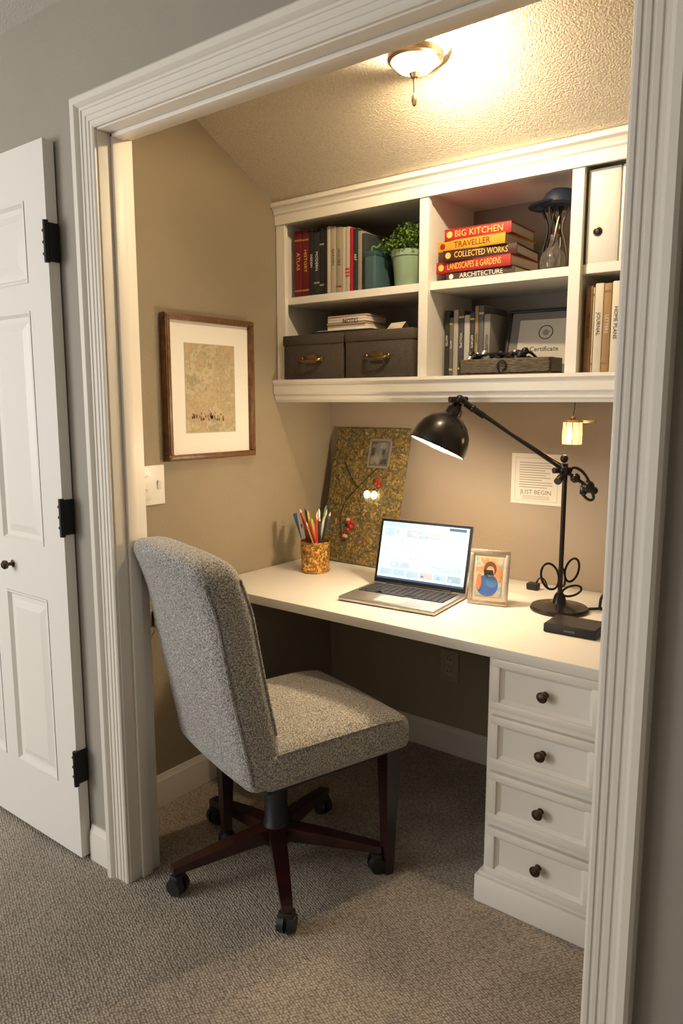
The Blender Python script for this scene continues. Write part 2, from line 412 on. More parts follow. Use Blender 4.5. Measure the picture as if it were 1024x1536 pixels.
# ------------------------------------------------------------------ chair
b = B('office_chair')
def backfn(p):
    z = p.z + 0.70
    t = max(0, (z - 0.42) / 0.58)
    w = 1 - 0.03 * t
    y = p.y - 0.205 - 0.115 * t ** 1.2 - 0.012 * math.sin(t * math.pi)
    if p.y < 0:
        y -= 0.010 * (1 - (p.x / 0.225) ** 2)
    y += 0.015 * (p.x / 0.22) ** 2 * t
    z2 = z - 0.018 * abs(p.x / 0.22) ** 3 * t
    yy = y - 0.026 * (max(0, t - 0.75) / 0.25) ** 1.5
    return Vector((p.x * w, yy, z2))
b.rbox((0.455, 0.115, 0.625), 0.042, TWEED, n=24, fn=backfn)
def seatfn(p):
    x, y, z = p
    if z > 0: z += 0.020 * (1 - (x / 0.24) ** 2) * (1 - min(1, abs(y / 0.26)) ** 3)
    if y > 0.1: z -= 0.02 * ((y - 0.1) / 0.15) ** 2 if z > 0 else 0
    w = 1 + 0.03 * (y + 0.24) / 0.5
    return Vector((x * w, y + 0.016, z + 0.442))
b.rbox((0.462, 0.475, 0.110), 0.028, TWEED, n=22, fn=seatfn)
for sx in (-1, 1):
    pts = [backfn(Vector((sx * 0.2165, -0.0470, -0.28 + 0.545 * i / 25))) for i in range(26)]
    b.tube(pts, 0.0042, TWEED, 6)
    pts = [backfn(Vector((sx * 0.2165, 0.0470, -0.16 + 0.425 * i / 25))) for i in range(26)]
    b.tube(pts, 0.0036, TWEED, 6)
b.tube([seatfn(Vector((0.2285 * math.copysign(1, 1), y, 0.046))) for y in [-.2 + .02 * i for i in range(21)]], 0.0036, TWEED, 6)
b.box((0, 0.0, 0.380), (0.40, 0.40, 0.016), BLACKP)
def leg(x, y, z0, top=0.39):
    v = []
    for (z, h) in ((z0, 0.013), (top, 0.024)):
        for sx, sy in ((-1, -1), (1, -1), (1, 1), (-1, 1)): v.append((x + sx * h, y + sy * h, z))
    b.add(v, [[0, 1, 5, 4], [1, 2, 6, 5], [2, 3, 7, 6], [3, 0, 4, 7], [3, 2, 1, 0], [4, 5, 6, 7]], DARKWOOD)
leg(0.195, 0.200, 0.0); leg(-0.205, -0.12, 0.05)
b.ball((-0.205, -0.12, 0.026), 0.026, BLACKP)
MB = T(-0.035, -0.040, 0)
b.lathe([(0, 0.385), (0.045, 0.385), (0.045, 0.36), (0.026, 0.35), (0.026, 0.27), (0.034, 0.265), (0.034, 0.14), (0.038, 0.135), (0.042, 0.075), (0.02, 0.065), (0, 0.065)], BLACKP, MB)
b.box((0, 0.02, 0.365), (0.16, 0.20, 0.02), BLACK, bev=0.004, M=MB)
for i in range(5):
    M = MB @ RZ(46.5 + 72 * i)
    v = []
    for (x, hw, z0, z1) in ((0.02, 0.024, 0.085, 0.130), (0.15, 0.021, 0.078, 0.112), (0.27, 0.017, 0.068, 0.092), (0.315, 0.015, 0.064, 0.084)):
        v += [(x, -hw, z0), (x, hw, z0), (x, hw, z1), (x, -hw, z1)]
    f = []
    for j in range(3):
        for k_ in range(4): f.append([j * 4 + k_, j * 4 + (k_ + 1) % 4, j * 4 + 4 + (k_ + 1) % 4, j * 4 + 4 + k_])
    f += [[0, 1, 2, 3], [15, 14, 13, 12]]
    b.add(v, f, MAHOG, M)
    b.cyl((0.30, 0, 0.045), (0.30, 0, 0.07), 0.007, BLACK, M=M)
    Mc = M @ T(0.30, 0, 0.027) @ RZ(35 * i + 20)
    for sy in (-1, 1):
        b.cyl((0, sy * 0.005, 0), (0, sy * 0.024, 0), 0.027, BLACKP, r1=0.023, M=Mc)
    b.box((0, 0, 0.018), (0.03, 0.044, 0.034), BLACKP, bev=0.008, M=Mc)
b.done(loc=(-1.352, 1.530, 0), rot=(0, 0, R(-17)), ang=40)

# ------------------------------------------------------------------ laptop
b = B('laptop')
W, L = 0.340, 0.235
b.box((0, 0, 0.009), (W, L, 0.015), SILVER, bev=0.005, seg=3)
b.bb(-W / 2 + 0.018, W / 2 - 0.018, -0.02, 0.10, 0.0165, 0.0170, BLACKP)
keyb = C(0.03, 0.03, 0.032)
for r_ in range(6):
    for c_ in range(14):
        if r_ == 0 and 3 < c_ < 9: continue
        x = -0.142 + c_ * 0.0218; y = -0.012 + r_ * 0.0195
        b.box((x, y, 0.018), (0.018, 0.016, 0.002), keyb, bev=0.0006, seg=1)
b.box((-0.033, -0.012, 0.018), (0.10, 0.016, 0.002), keyb)
b.bb(-0.05, 0.05, -0.105, -0.032, 0.0165, 0.0169, C(0.42, 0.41, 0.40, 0.3))
SH = 0.222
MS = T(0, L / 2 - 0.004, 0.016) @ RX(-14)
b.box((0, 0.004, SH / 2), (W, 0.007, SH), SILVER, bev=0.003, M=MS)
b.bb(-W / 2 + .001, W / 2 - .001, -0.0005, 0.001, 0.002, SH - 0.001, C(0.01, 0.01, 0.01, 0.2), M=MS)
b.cyl((-0.12, 0.0, 0), (0.12, 0.0, 0), 0.006, BLACKP, M=MS)
scr = emit('screen_glow', (0.76, 0.90, 1.0), 0.95)
sx0, sx1, sz0, sz1 = -W / 2 + 0.010, W / 2 - 0.010, 0.016, SH - 0.010
def sq(x0, x1, z0, z1, m, d): b.quad([(x0, -0.001 - d, z0), (x1, -0.001 - d, z0), (x1, -0.001 - d, z1), (x0, -0.001 - d, z1)], m, MS)
sq(sx0, sx1, sz0, sz1, scr, 0)
pal = [emit('screen_c%d' % i, c, s_) for i, (c, s_) in enumerate([((0.20, 0.38, 0.72), 0.5), ((0.45, 0.68, 0.95), 0.7), ((0.95, 0.98, 1.0), 1.2), ((0.55, 0.60, 0.66), 0.55), ((0.42, 0.62, 0.72), 0.6), ((0.08, 0.16, 0.32), 0.35), ((0.75, 0.70, 0.66), 0.6), ((0.52, 0.70, 0.92), 0.7)])]
sq(sx0, sx1, sz1 - 0.016, sz1, pal[1], 0.0004); sq(sx0, sx1, sz0, sz0 + 0.007, pal[5], 0.0004)
sq(sx1 - 0.07, sx1 - 0.01, sz1 - 0.013, sz1 - 0.004, pal[5], 0.0008)
rr = random.Random(3)
def tiles(zlo, zhi, n, cols__, gap=0.003):
    w_ = (sx1 - sx0 - 0.016) / n
    for c_ in range(n):
        x = sx0 + 0.008 + c_ * w_; sq(x, x + w_ - gap, zlo, zhi, pal[rr.choice(cols__)], 0.0004)
        for q_ in range(3):
            if rr.random() < .7:
                xa = x + w_ * rr.uniform(.02, .5); za = zlo + (zhi - zlo) * rr.uniform(.05, .5)
                sq(xa, xa + w_ * rr.uniform(.15, .4), za, za + (zhi - zlo) * rr.uniform(.15, .45), pal[rr.choice(cols__)], 0.0008 + .0002 * q_)
tiles(sz1 - 0.048, sz1 - 0.022, 7, [2, 1, 4, 3, 7, 2])
tiles(sz0 + 0.042, sz0 + 0.062, 8, [1, 2, 7, 2])
tiles(sz0 + 0.014, sz0 + 0.036, 6, [1, 3, 6, 4, 7, 0])
for r_ in range(9):
    z = sz1 - 0.062 - r_ * 0.0085
    x = sx0 + 0.012
    while x < sx1 - 0.03:
        L_ = rr.uniform(.01, .05)
        if rr.random() < .8: sq(x, min(x + L_, sx1 - .012), z, z + 0.0028, pal[rr.choice([1, 3, 7, 7])], 0.0004)
        x += L_ + .008
sq(sx0 + .03, sx0 + .11, sz0 + .075, sz0 + .10, pal[2], 0.0009); sq(sx0 + .17, sx0 + .24, sz0 + .085, sz0 + .125, pal[2], 0.0009)
b.done(loc=(-1.255, 1.955, DZ), rot=(0, 0, R(5)))

# ------------------------------------------------------------------ desk lamp
SHADE = mat('lamp_shade_black', (0.018, 0.015, 0.014), 0.28, 0.5, coat=0.3)
SHIN = mat('lamp_shade_inner', (0.85, 0.75, 0.60), 0.4, emis=(1.0, 0.76, 0.42), estr=0.7)
BULB = emit('warm_bulb', (1.0, 0.80, 0.50), 40)
b = B('desk_lamp')
lx, ly = -0.81, 2.15
b.lathe([(0, 0), (0.086, 0), (0.088, 0.006), (0.083, 0.013), (0.045, 0.018), (0.022, 0.024), (0.016, 0.045), (0.010, 0.055), (0, 0.056)], SHADE, n=48)
b.cyl((0, 0, 0.04), (0, 0, 0.445), 0.0072, SHADE)
JT = Vector((0.0, -0.012, 0.43))
mouth = Vector((-1.153 - lx, 1.985 - ly, 1.228 - DZ)); ax = Vector((-0.275, -0.29, -0.85)).normalized()
apex = mouth - ax * 0.115
hj = apex - ax * 0.036 + Vector((0.010, -0.01, 0.008))
e = (JT - hj).normalized()
b.cyl(hj, JT + e * 0.10, 0.0055, SHADE)
b.tube([hj + Vector((0, 0, .010)), (hj + JT) / 2 + Vector((0, 0, .004)), JT + Vector((0, 0, 0.012))], 0.0028, BRONZE)
for p, r_ in ((JT, 0.017), (JT + e * 0.04, 0.015), (JT + e * 0.085, 0.019), (JT + e * 0.105, 0.012), (hj, 0.014), (hj + e * 0.05, 0.012), (hj + e * 0.085, 0.010)):
    b.ball(p, r_, SHADE, 10)
for p in (JT, hj):
    b.cyl(p + Vector((-0.02, -0.028, 0)), p + Vector((0.012, 0.022, 0)), 0.009, SHADE)
b.cyl(hj + e * 0.02, hj + e * 0.09, 0.010, SHADE)
b.cyl(JT + Vector((0, -0.02, -0.02)), JT + Vector((0, -0.045, -0.03)), 0.011, SHADE)
b.cyl(JT + Vector((0, 0, -0.03)), JT + Vector((0, 0, 0.02)), 0.012, SHADE)
b.ball(JT + Vector((0.0, 0.0, 0.034)), 0.012, SHADE, 10)
b.box(JT + e * 0.07 + Vector((0, 0, -0.018)), (0.02, 0.02, 0.03), SHADE, bev=0.006)
b.tube([JT + e * 0.02, JT + e * 0.03 + Vector((0, 0, 0.03)), JT + e * 0.07 + Vector((0, 0, 0.035)), JT + e * 0.10], 0.0045, SHADE, smooth=2)
b.tube([JT + e * 0.09, JT + e * 0.11 + Vector((0, 0, -0.02)), JT + e * 0.09 + Vector((0, 0, -0.04)), JT + e * 0.06 + Vector((0, 0, -0.03))], 0.0045, SHADE, smooth=2)
q = Vector((0, 0, -1)).rotation_difference(ax).to_matrix().to_4x4()
MH = Matrix.Translation(mouth) @ q
outer = [(0.088, 0), (0.0895, 0.012), (0.087, 0.035), (0.078, 0.062), (0.061, 0.086), (0.040, 0.102), (0.026, 0.109), (0.023, 0.130), (0.017, 0.137), (0.014, 0.152), (0, 0.154)]
inner = [(0.088, 0), (0.0865, 0.012), (0.084, 0.034), (0.075, 0.060), (0.058, 0.083), (0.036, 0.098), (0, 0.100)]
b.lathe(outer, SHADE, MH, 48); b.lathe(inner, SHIN, MH, 48)
b.tube([(0.0885 * math.cos(a * math.pi / 24), 0.0885 * math.sin(a * math.pi / 24), 0) for a in range(49)], 0.0022, SHADE, 6, M=MH)
b.ball((0, 0, 0.045), 0.026, BULB, 12, M=MH); b.cyl((0, 0, 0.06), (0, 0, 0.10), 0.014, BRASS, M=MH)
for (a, cx_, cz, rx_, rz_, tl) in ((37, -0.032, 0.105, 0.026, 0.040, .25), (37, 0.034, 0.125, 0.020, 0.036, -.3), (95, 0.02, 0.10, 0.024, 0.030, .2), (37, 0.036, 0.060, 0.030, 0.014, .3)):
    pts = []
    for i in range(33):
        th = 2 * math.pi * i / 32; x = rx_ * math.cos(th); z = rz_ * math.sin(th)
        pts.append((cx_ + x * math.cos(tl) - z * math.sin(tl), 0.004 * math.sin(th), cz + x * math.sin(tl) + z * math.cos(tl)))
    b.tube(pts, 0.0036, BLACK, 6, M=RZ(a))
b.done(loc=(lx, ly, DZ))
def plight(name, loc, e_, col, rad):
    l = D.lights.new(name, 'POINT'); l.energy = e_; l.color = col; l.shadow_soft_size = rad
    o = link(D.objects.new(name, l)); o.location = loc; return o
lw = Vector((lx, ly, DZ)) + mouth + ax * 0.016
plight('desk_lamp_light', lw, 10.5, (1.0, 0.78, 0.52), 0.03)

b = B('power_cable')
b.tube([(0, 0, 0.004), (0.05, 0.05, 0.004), (0.10, 0.03, 0.02), (0.13, 0.08, 0.05), (0.15, 0.10, 0.03), (0.17, 0.13, 0.004), (0.24, 0.16, 0.004)], 0.004, BLACKP, smooth=3)
b.tube([(0.02, 0.10, 0.004), (0.08, 0.09, 0.03), (0.13, 0.10, 0.01), (0.20, 0.05, 0.03), (0.26, 0.02, 0.004)], 0.0035, BLACKP, smooth=3)
b.tube([(0.03, 0.02, 0.004), (0.03, 0.03, 0.05), (0.06, 0.05, 0.06), (0.09, 0.05, 0.02), (0.13, 0.06, 0.004)], 0.0045, BLACKP, smooth=3)
b.done(loc=(-0.74, 2.20, DZ))
b = B('power_adapter')
b.box((0, 0, 0.012), (0.04, 0.03, 0.022), BLACKP, bev=0.004); b.tube([(0.01, 0, 0.022), (0.02, 0, 0.045), (0.035, 0.01, 0.04), (0.045, 0.02, 0.0035)], 0.003, BLACKP, smooth=2)
b.done(loc=(-0.975, 2.34, DZ))

b = B('external_drive')
b.box((0, 0, 0.013), (0.145, 0.11, 0.024), BLACKP, bev=0.003); b.box((0, 0, 0.0255), (0.135, 0.10, 0.001), C(0.03, 0.03, 0.03, 0.3))
b.box((0.0, -0.0555, 0.013), (0.03, 0.001, 0.006), C(0.1, 0.1, 0.1))
b.done(loc=(-0.693, 1.97, DZ), rot=(0, 0, R(2)))

b = B('photo_frame')
MF = RX(-12)
w, h = 0.125, 0.172
for (x0, x1, z0, z1) in ((-w / 2, w / 2, 0, .013), (-w / 2, w / 2, h - .013, h), (-w / 2, -w / 2 + .013, .013, h - .013), (w / 2 - .013, w / 2, .013, h - .013)):
    b.bb(x0, x1, -0.006, 0.006, z0, z1, SILVERF, 0.002, M=MF)
b.bb(-w / 2 + .012, w / 2 - .012, -0.001, 0.004, .012, h - .012, C(0.60, 0.50, 0.36), M=MF)
ph = rampmat('photo_print', [(0.30, (0.10, 0.20, 0.40)), (0.42, (0.30, 0.42, 0.52)), (0.50, (0.55, 0.45, 0.30)), (0.58, (0.55, 0.22, 0.10)), (0.7, (0.6, 0.42, 0.22))], 30, detail=8)
b.bb(-.042, .042, -0.0022, -0.0008, .026, h - .026, ph, M=MF)
DISK = lambda cx_, cz, rx_, rz_, col, dd: b.lathe([(0, 0), (1, 0), (1, .0004), (0, .0004)], C(*col), MF @ T(cx_, -0.0022 - dd, cz) @ RX(90) @ Matrix.Diagonal((rx_, rz_, 1, 1)), 20)
DISK(0.003, 0.112, 0.020, 0.024, (0.16, 0.06, 0.03), 0.0)
DISK(-0.004, 0.060, 0.034, 0.034, (0.05, 0.13, 0.42), 0.0)
DISK(0.010, 0.072, 0.018, 0.018, (0.08, 0.22, 0.50), 0.0008)
DISK(0.004, 0.104, 0.013, 0.017, (0.62, 0.38, 0.24), 0.0008)
DISK(-0.030, 0.070, 0.008, 0.026, (0.55, 0.20, 0.08), 0.0012)
DISK(0.034, 0.100, 0.006, 0.026, (0.50, 0.24, 0.10), 0.0008)
b.add([(-.015, .006, .11), (.015, .006, .11), (.015, .065, .0), (-.015, .065, .0)], [[0, 1, 2, 3]], BLACKP)
b.done(loc=(-1.010, 2.065, DZ + 0.0015), rot=(0, 0, R(14)))

b = B('pencil_cup')
b.lathe([(0, 0), (0.050, 0), (0.052, 0.004), (0.053, 0.06), (0.056, 0.118), (0.0535, 0.118), (0.050, 0.06), (0.048, 0.008), (0, 0.008)], GOLDMOS, n=36)
for z, rr2 in ((0.112, .056), (0.007, .053)): b.tube([(rr2 * math.cos(a * math.pi / 18), rr2 * math.sin(a * math.pi / 18), z) for a in range(37)], 0.002, BRASS, 6)
pc = [(0.5, 0.05, 0.03), (0.05, 0.12, 0.4), (0.75, 0.7, 0.6), (0.4, 0.5, 0.06), (0.05, 0.05, 0.05), (0.65, 0.35, 0.05), (0.3, 0.05, 0.03), (0.08, 0.25, 0.2), (0.05, 0.05, 0.05), (0.6, 0.55, 0.2)]
rp = random.Random(5)
for i in range(24):
    a = rp.random() * 6.28; r0 = 0.03 * rp.random(); ln = 0.18 + 0.055 * rp.random()
    p0 = Vector((r0 * math.cos(a + 2), r0 * math.sin(a + 2), 0.01)); p1 = Vector(((0.03 + 0.03 * rp.random()) * math.cos(a), 0.045 * math.sin(a), ln))
    c = C(*pc[i % 10], 0.4); b.cyl(p0, p1, 0.0048, c, n=8); d = (p1 - p0).normalized(); b.cyl(p1, p1 + d * 0.014, 0.0048, C(0.7, 0.5, 0.3) if i % 3 == 0 else c, r1=0.001, n=8)
b.rbox((0.022, 0.004, 0.10), 0.002, C(0.08, 0.18, 0.35), T(-0.062, -0.02, 0.170) @ RY(-24), n=2)
b.rbox((0.020, 0.004, 0.10), 0.002, C(0.6, 0.62, 0.65), T(-0.042, -0.03, 0.173) @ RY(-14), n=2)
b.done(loc=(-1.735, 2.10, DZ))

b = B('collage_board')
w, h = 0.350, 0.54
b.box((0, 0, h / 2), (w, 0.012, h), MOSAIC, bev=0.002)
rm = random.Random(9)
mcs = [(0.30, 0.19, 0.04), (0.05, 0.07, 0.08), (0.20, 0.13, 0.03), (0.07, 0.11, 0.10), (0.36, 0.26, 0.08), (0.14, 0.04, 0.02), (.09, .11, .05)]
for i in range(620):
    x = rm.uniform(-w / 2 + .006, w / 2 - .006); z = rm.uniform(.006, h - .006)
    c = rm.choice(mcs); vert = rm.random() < 0.5; ll = rm.uniform(.008, .022)
    b.box((x, -0.0068, z), (0.0028 if vert else ll, 0.002, ll if vert else 0.0028), C(*c, 0.4), rot=(0, rm.uniform(-.2, .2), 0))
b.bb(0.00, 0.10, -0.0105, -0.0085, h - 0.155, h - 0.045, C(0.12, 0.11, 0.10)); b.bb(0.012, 0.088, -0.012, -0.0105, h - 0.143, h - 0.057, rampmat('bw_photo', [(0.35, (0.04, 0.04, 0.04)), (0.6, (0.24, 0.22, 0.19))], 30))
for (x0, x1, z0, z1) in ((-0.002, 0.102, h - .05, h - .043), (-0.002, 0.102, h - .157, h - .15), (-0.002, .005, h - .157, h - .043), (.095, 0.102, h - .157, h - .043)):
    b.bb(x0, x1, -0.0125, -0.0085, z0, z1, C(0.24, 0.21, 0.17))
glow = emit('fairy_bulb', (1.0, 0.80, 0.42), 8)
for x in (0.028, 0.062): b.ball((x, -0.024, 0.275), 0.0125, glow, 8, sc=(1, 1, 1.2)); b.cyl((x, -0.02, 0.287), (x, -0.012, 0.300), 0.006, BRASS)
red = C(0.36, 0.02, 0.015, 0.3)
for i in range(9):
    b.ball((-0.045 + rm.uniform(-.018, .018), -0.016, 0.13 + rm.uniform(-.035, .045)), 0.010, red if i % 3 else C(0.4, 0.26, 0.18), 6)
    if i < 4: b.ball((0.07 + rm.uniform(-.012, .012), -0.016, 0.332 + rm.uniform(-.02, .02)), 0.009, red, 6)
b.tube([(-0.11, -0.012, 0.40), (-0.04, -0.014, 0.30), (0.03, -0.02, 0.29), (0.08, -0.014, 0.31)], 0.0015, BLACK, 5, smooth=3)
b.tube([(-0.07, -0.012, 0.10), (-0.1, -0.012, 0.22), (-0.03, -0.012, 0.30), (0.05, -0.012, 0.38)], 0.0015, BLACK, 5, smooth=3)
ln = math.atan2(0.135, h)
b.done(loc=(-1.69, 2.285, DZ + 0.002), rot=(-ln, 0, 0))

# ------------------------------------------------------------------ wall things
b = B('framed_picture')
w, h = 0.40, 0.475
fr = 0.02
for (x0, x1, z0, z1) in ((-w / 2, w / 2, -h / 2, -h / 2 + fr), (-w / 2, w / 2, h / 2 - fr, h / 2), (-w / 2, -w / 2 + fr, -h / 2 + fr, h / 2 - fr), (w / 2 - fr, w / 2, -h / 2 + fr, h / 2 - fr)):
    b.bb(x0, x1, -0.030, 0, z0, z1, FRAMEW, 0.003)
    b.bb(x0 + .004, x1 - .004, -0.033, -0.03, z0 + .004, z1 - .004, FRAMEW, 0.0015)
b.bb(-w / 2 + .01, w / 2 - .01, -0.014, -0.002, -h / 2 + .01, h / 2 - .01, C(0.82, 0.79, 0.73, 0.7))
aw, ah = 0.222, 0.292
b.bb(-aw / 2 - .003, aw / 2 + .003, -0.0148, -0.013, -ah / 2 - .003, ah / 2 + .003, C(0.5, 0.45, 0.36))
b.bb(-aw / 2, aw / 2, -0.0155, -0.0145, -ah / 2, ah / 2, ARTMAP)
for i in range(40):
    x = -0.09 + random.random() * 0.15; b.box((x, -0.0158, -0.108 + random.random() * 0.026), (0.005, 0.0004, 0.008), random.choice([C(0.34, 0.05, 0.03), C(0.06, 0.05, 0.05), C(0.2, 0.10, 0.05), C(.35, .27, .17)]))
for i in range(360):
    x = random.uniform(-.102, .102); z = random.uniform(-.13, .135)
    b.box((x, -0.0158, z), (random.uniform(.003, .010), 0.0003, 0.0009), random.choice([C(0.20, 0.15, 0.09), C(.14, .17, .18), C(.58, .50, .34), C(.33, .17, .10)]), rot=(0, random.uniform(-1.5, 1.5), 0))
b.done(loc=(CL + 0.001, 1.762, 1.41), rot=(0, 0, R(90)))

b = B('light_switch')
b.box((0, -0.003, 0), (0.115, 0.006, 0.128), WHITE, bev=0.0025)
b.lathe([(0, 0), (0.026, 0), (0.026, 0.002), (0.021, 0.004), (0.020, 0.012), (0, 0.013)], WHITE, T(-0.02, -0.006, 0.01) @ RX(90), 28)
b.box((-.02, -0.008, -.035), (0.034, 0.006, 0.024), WHITE, rot=(0.2, 0, 0), bev=0.001)
b.box((0.034, -0.008, 0), (0.014, 0.006, 0.03), WHITE, rot=(0.2, 0, 0), bev=0.001)
b.done(loc=(CL + 0.001, 1.50, 1.10), rot=(0, 0, R(90)))
b = B('wall_outlet')
b.box((0, -0.003, 0), (0.078, 0.006, 0.122), C(0.42, 0.38, 0.30), bev=0.002)
for z in (-0.024, 0.024):
    b.box((0, -0.0065, z), (0.034, 0.003, 0.03), C(0.5, 0.46, 0.38), bev=0.001)
    for x in (-0.007, 0.007): b.box((x, -0.0083, z + .003), (0.0025, 0.001, 0.009), BLACKP)
b.done(loc=(-1.341, CB - 0.001, 0.355))
b = B('wall_hook')
b.box((0, -0.003, 0), (0.02, 0.006, 0.05), BLACK, bev=0.002)
b.tube([(0, -0.004, 0), (0, -0.04, -0.01), (0.01, -0.055, 0.02), (0.02, -0.05, 0.04)], 0.004, BLACK, smooth=2)
b.tube([(0, -0.004, 0.01), (-0.02, -0.03, 0.02), (-0.03, -0.04, -0.02), (0.0, -0.04, -0.04), (0.02, -0.03, -0.02)], 0.003, BRASS, smooth=2)
b.done(loc=(CL + 0.001, 1.50, 0.66), rot=(0, 0, R(90)))
b = B('paper_notice')  # paper note pinned to the back wall
b.bb(-.092, .092, -0.003, 0, -.088, .088, PAPER)
for i in range(11):
    z = 0.055 - i * 0.0085; b.bb(-.062, -.062 + random.uniform(.08, .124), -0.0034, -0.0029, z, z + 0.003, C(0.36, 0.32, 0.27))
for i in range(3): b.bb(-.05, .05, -0.0034, -0.0029, -.060 - i * .005, -.058 - i * .005, C(0.40, 0.36, 0.30))
b.text('JUST BEGIN', 0.022, C(.2, .16, .12), T(0, -0.0032, -.046) @ FRONT, fit=0.13)
for (x0, x1, z0, z1) in ((-.078, .078, .073, .0745), (-.078, .078, -.0765, -.075), (-.078, -.0765, -.0765, .0745), (.0765, .078, -.0765, .0745)): b.bb(x0, x1, -0.0034, -0.0029, z0, z1, C(0.5, 0.46, 0.39))
b.done(loc=(-1.02, CB, 1.10))

b = B('hanging_lantern')
lampg = emit('lantern_glow', (1.0, 0.66, 0.32), 1.0)
b.tube([(0, 0, 0.115), (0.004, 0, 0.09), (0, 0, 0.055)], 0.0012, BLACK, 5); b.ball((0, 0, 0.05), 0.007, BRASS, 8)
b.lathe([(0, 0.045), (0.030, 0.043), (0.033, 0.036), (0.031, 0.036), (0, 0.038)], BRASS)
b.lathe([(0.030, 0.037), (0.029, 0.0), (0.031, -0.03), (0.028, -0.032), (0, -0.032)], lampg, n=10)
for i in range(10):
    a = i * 2 * math.pi / 10; b.cyl((0.0305 * math.cos(a), 0.0305 * math.sin(a), 0.036), (0.031 * math.cos(a), 0.031 * math.sin(a), -0.032), 0.0013, BRASS, n=6)
b.bb(0.01, 0.07, -0.004, 0.004, 0.034, 0.044, BRASS, 0.002)
b.done(loc=(-0.83, 2.25, 1.268))
plight('lantern_light', (-0.83, 2.20, 1.262), 0.4, (1, .70, .42), 0.03)

# ------------------------------------------------------------------ ceiling light
fx, fy = -1.085, 1.72; fz = 2.078 + sl * (SY - fy)
GB, n_, bs = nt('frosted_bowl')
tr = n_.nodes.new('ShaderNodeBsdfTransparent'); em = n_.nodes.new('ShaderNodeEmission'); mxs = n_.nodes.new('ShaderNodeMixShader')
tr.inputs[0].default_value = (1, .93, .8, 1); em.inputs[0].default_value = (1, .82, .54, 1); em.inputs[1].default_value = 3.2; mxs.inputs[0].default_value = 0.45
n_.links.new(tr.outputs[0], mxs.inputs[1]); n_.links.new(em.outputs[0], mxs.inputs[2]); n_.links.new(mxs.outputs[0], n_.nodes['Material Output'].inputs[0])
b = B('ceiling_light')
slang = math.atan(sl)
SC = Matrix.Diagonal((0.86, 0.86, 1, 1))
b.lathe([(0, 0.0), (0.045, 0.0), (0.047, -0.006), (0.040, -0.010), (0, -0.012)], NICKEL, Matrix.Rotation(-slang, 4, 'X'), 40)
b.cyl((0, 0, 0), (0, 0, -0.075), 0.006, NICKEL)
b.lathe([(0.076, -0.038), (0.083, -0.042), (0.082, -0.058), (0.072, -0.062), (0.072, -0.044), (0.076, -0.038)], NICKEL, SC, n=48)
b.lathe([(0.073, -0.050), (0.068, -0.066), (0.050, -0.080), (0.026, -0.088), (0.0, -0.090)], GB, SC, n=40)
for a in (20, 140, 260): b.cyl((0.066 * math.cos(R(a)), 0.066 * math.sin(R(a)), -0.044), (0.02 * math.cos(R(a)), 0.02 * math.sin(R(a)), -0.01), 0.003, NICKEL)
b.lathe([(0, -0.087), (0.014, -0.089), (0.010, -0.099), (0.004, -0.103), (0.003, -0.135), (0.006, -0.140), (0.008, -0.152), (0.005, -0.164), (0, -0.168)], NICKEL, n=20)
b.done(loc=(fx, fy, fz))
plight('ceiling_bulb', (fx + 0.050, fy - 0.005, fz - 0.064), 30, (1.0, 0.81, 0.57), 0.02)

# ------------------------------------------------------------------ books
def book_upright(b, x, w, d, h, col, y0, z0, title=None, tcol=GOLD, band=None, lean=0, rough=0.5):
    M = T(x, y0, z0) @ RY(lean)
    c = C(*col, rough)
    b.box((w / 2, d / 2 + 0.0, h / 2), (w, d, h), c, bev=0.0025, M=M)
    b.bb(0.002, w - 0.002, 0.006, d + 0.0006, h - 0.003, h + 0.0006, PAGES, M=M)
    if band:
        for z in band[1]: b.bb(0.0005, w - 0.0005, -0.0008, 0.001, h * z, h * z + 0.006, C(*band[0]), M=M)
    if title:
        b.text(title, w * 0.62, tcol, M @ T(w / 2, -0.0006, h * 0.55) @ RY(90) @ FRONT, fit=h * 0.7, ext=0.0003)
z = zm1
b = B('row_of_books')
x = -1.882
specs = [(.036, .20, .240, (.17, .010, .012), 'ATLAS', GOLD, ((.38, .22, .08), (.1, .85))), (.032, .20, .238, (.13, .009, .011), 'HISTORY', GOLD, ((.38, .22, .08), (.1, .85))),
         (.022, .19, .232, (.02, .02, .025), 'DESIGN', PAPER, None), (.026, .19, .225, (.03, .03, .035), 'MODERN', PAPER, ((.3, .3, .3), (.2,))), (.020, .18, .236, (.02, .02, .02), None, None, ((.3, .28, .25), (.15, .75))), (.012, .2, .23, (.02, .015, .02), None, None, None),
         (.014, .20, .238, (.58, .52, .42), None, None, None), (.024, .20, .236, (.43, .37, .28), 'GARDEN', INK, None), (.026, .20, .230, (.36, .30, .22), 'HOUSES', INK, ((.2, .1, .05), (.1,))), (.014, .19, .226, (.52, .46, .36), None, None, None),
         (.018, .19, .226, (.48, .42, .35), None, None, ((.5, .05, .03), (.25, .3, .35))), (.013, .19, .22, (.42, .015, .02), None, None, None), (.02, .18, .215, (.03, .03, .05), 'ART', PAPER, None), (.016, .18, .205, (.30, .26, .2), None, None, None), (.018, .18, .195, (.04, .05, .05), None, None, None)]
for i, (w, d, h, c, t, tc, bd) in enumerate(specs):
    book_upright(b, x, w, d, h, c, 2.165, z, t, tc or GOLD, bd, lean=0); x += w + 0.0012
b.done()
b = B('tissue_box')
b.rbox((0.05, 0.10, 0.115), 0.008, C(0.05, 0.10, 0.105), T(0, 0, 0.0575), n=4)
b.rbox((0.052, 0.10, 0.02), 0.006, C(0.03, 0.07, 0.08), T(0, 0, 0.118), n=4); b.tube([(-.015, -.02, .125), (-.01, -.02, .15), (.0, -.01, .14), (.01, 0, .155)], 0.004, C(0.08, 0.2, 0.05), smooth=2)
b.done(loc=(-1.520, 2.19, zm1))
b = B('potted_plant')
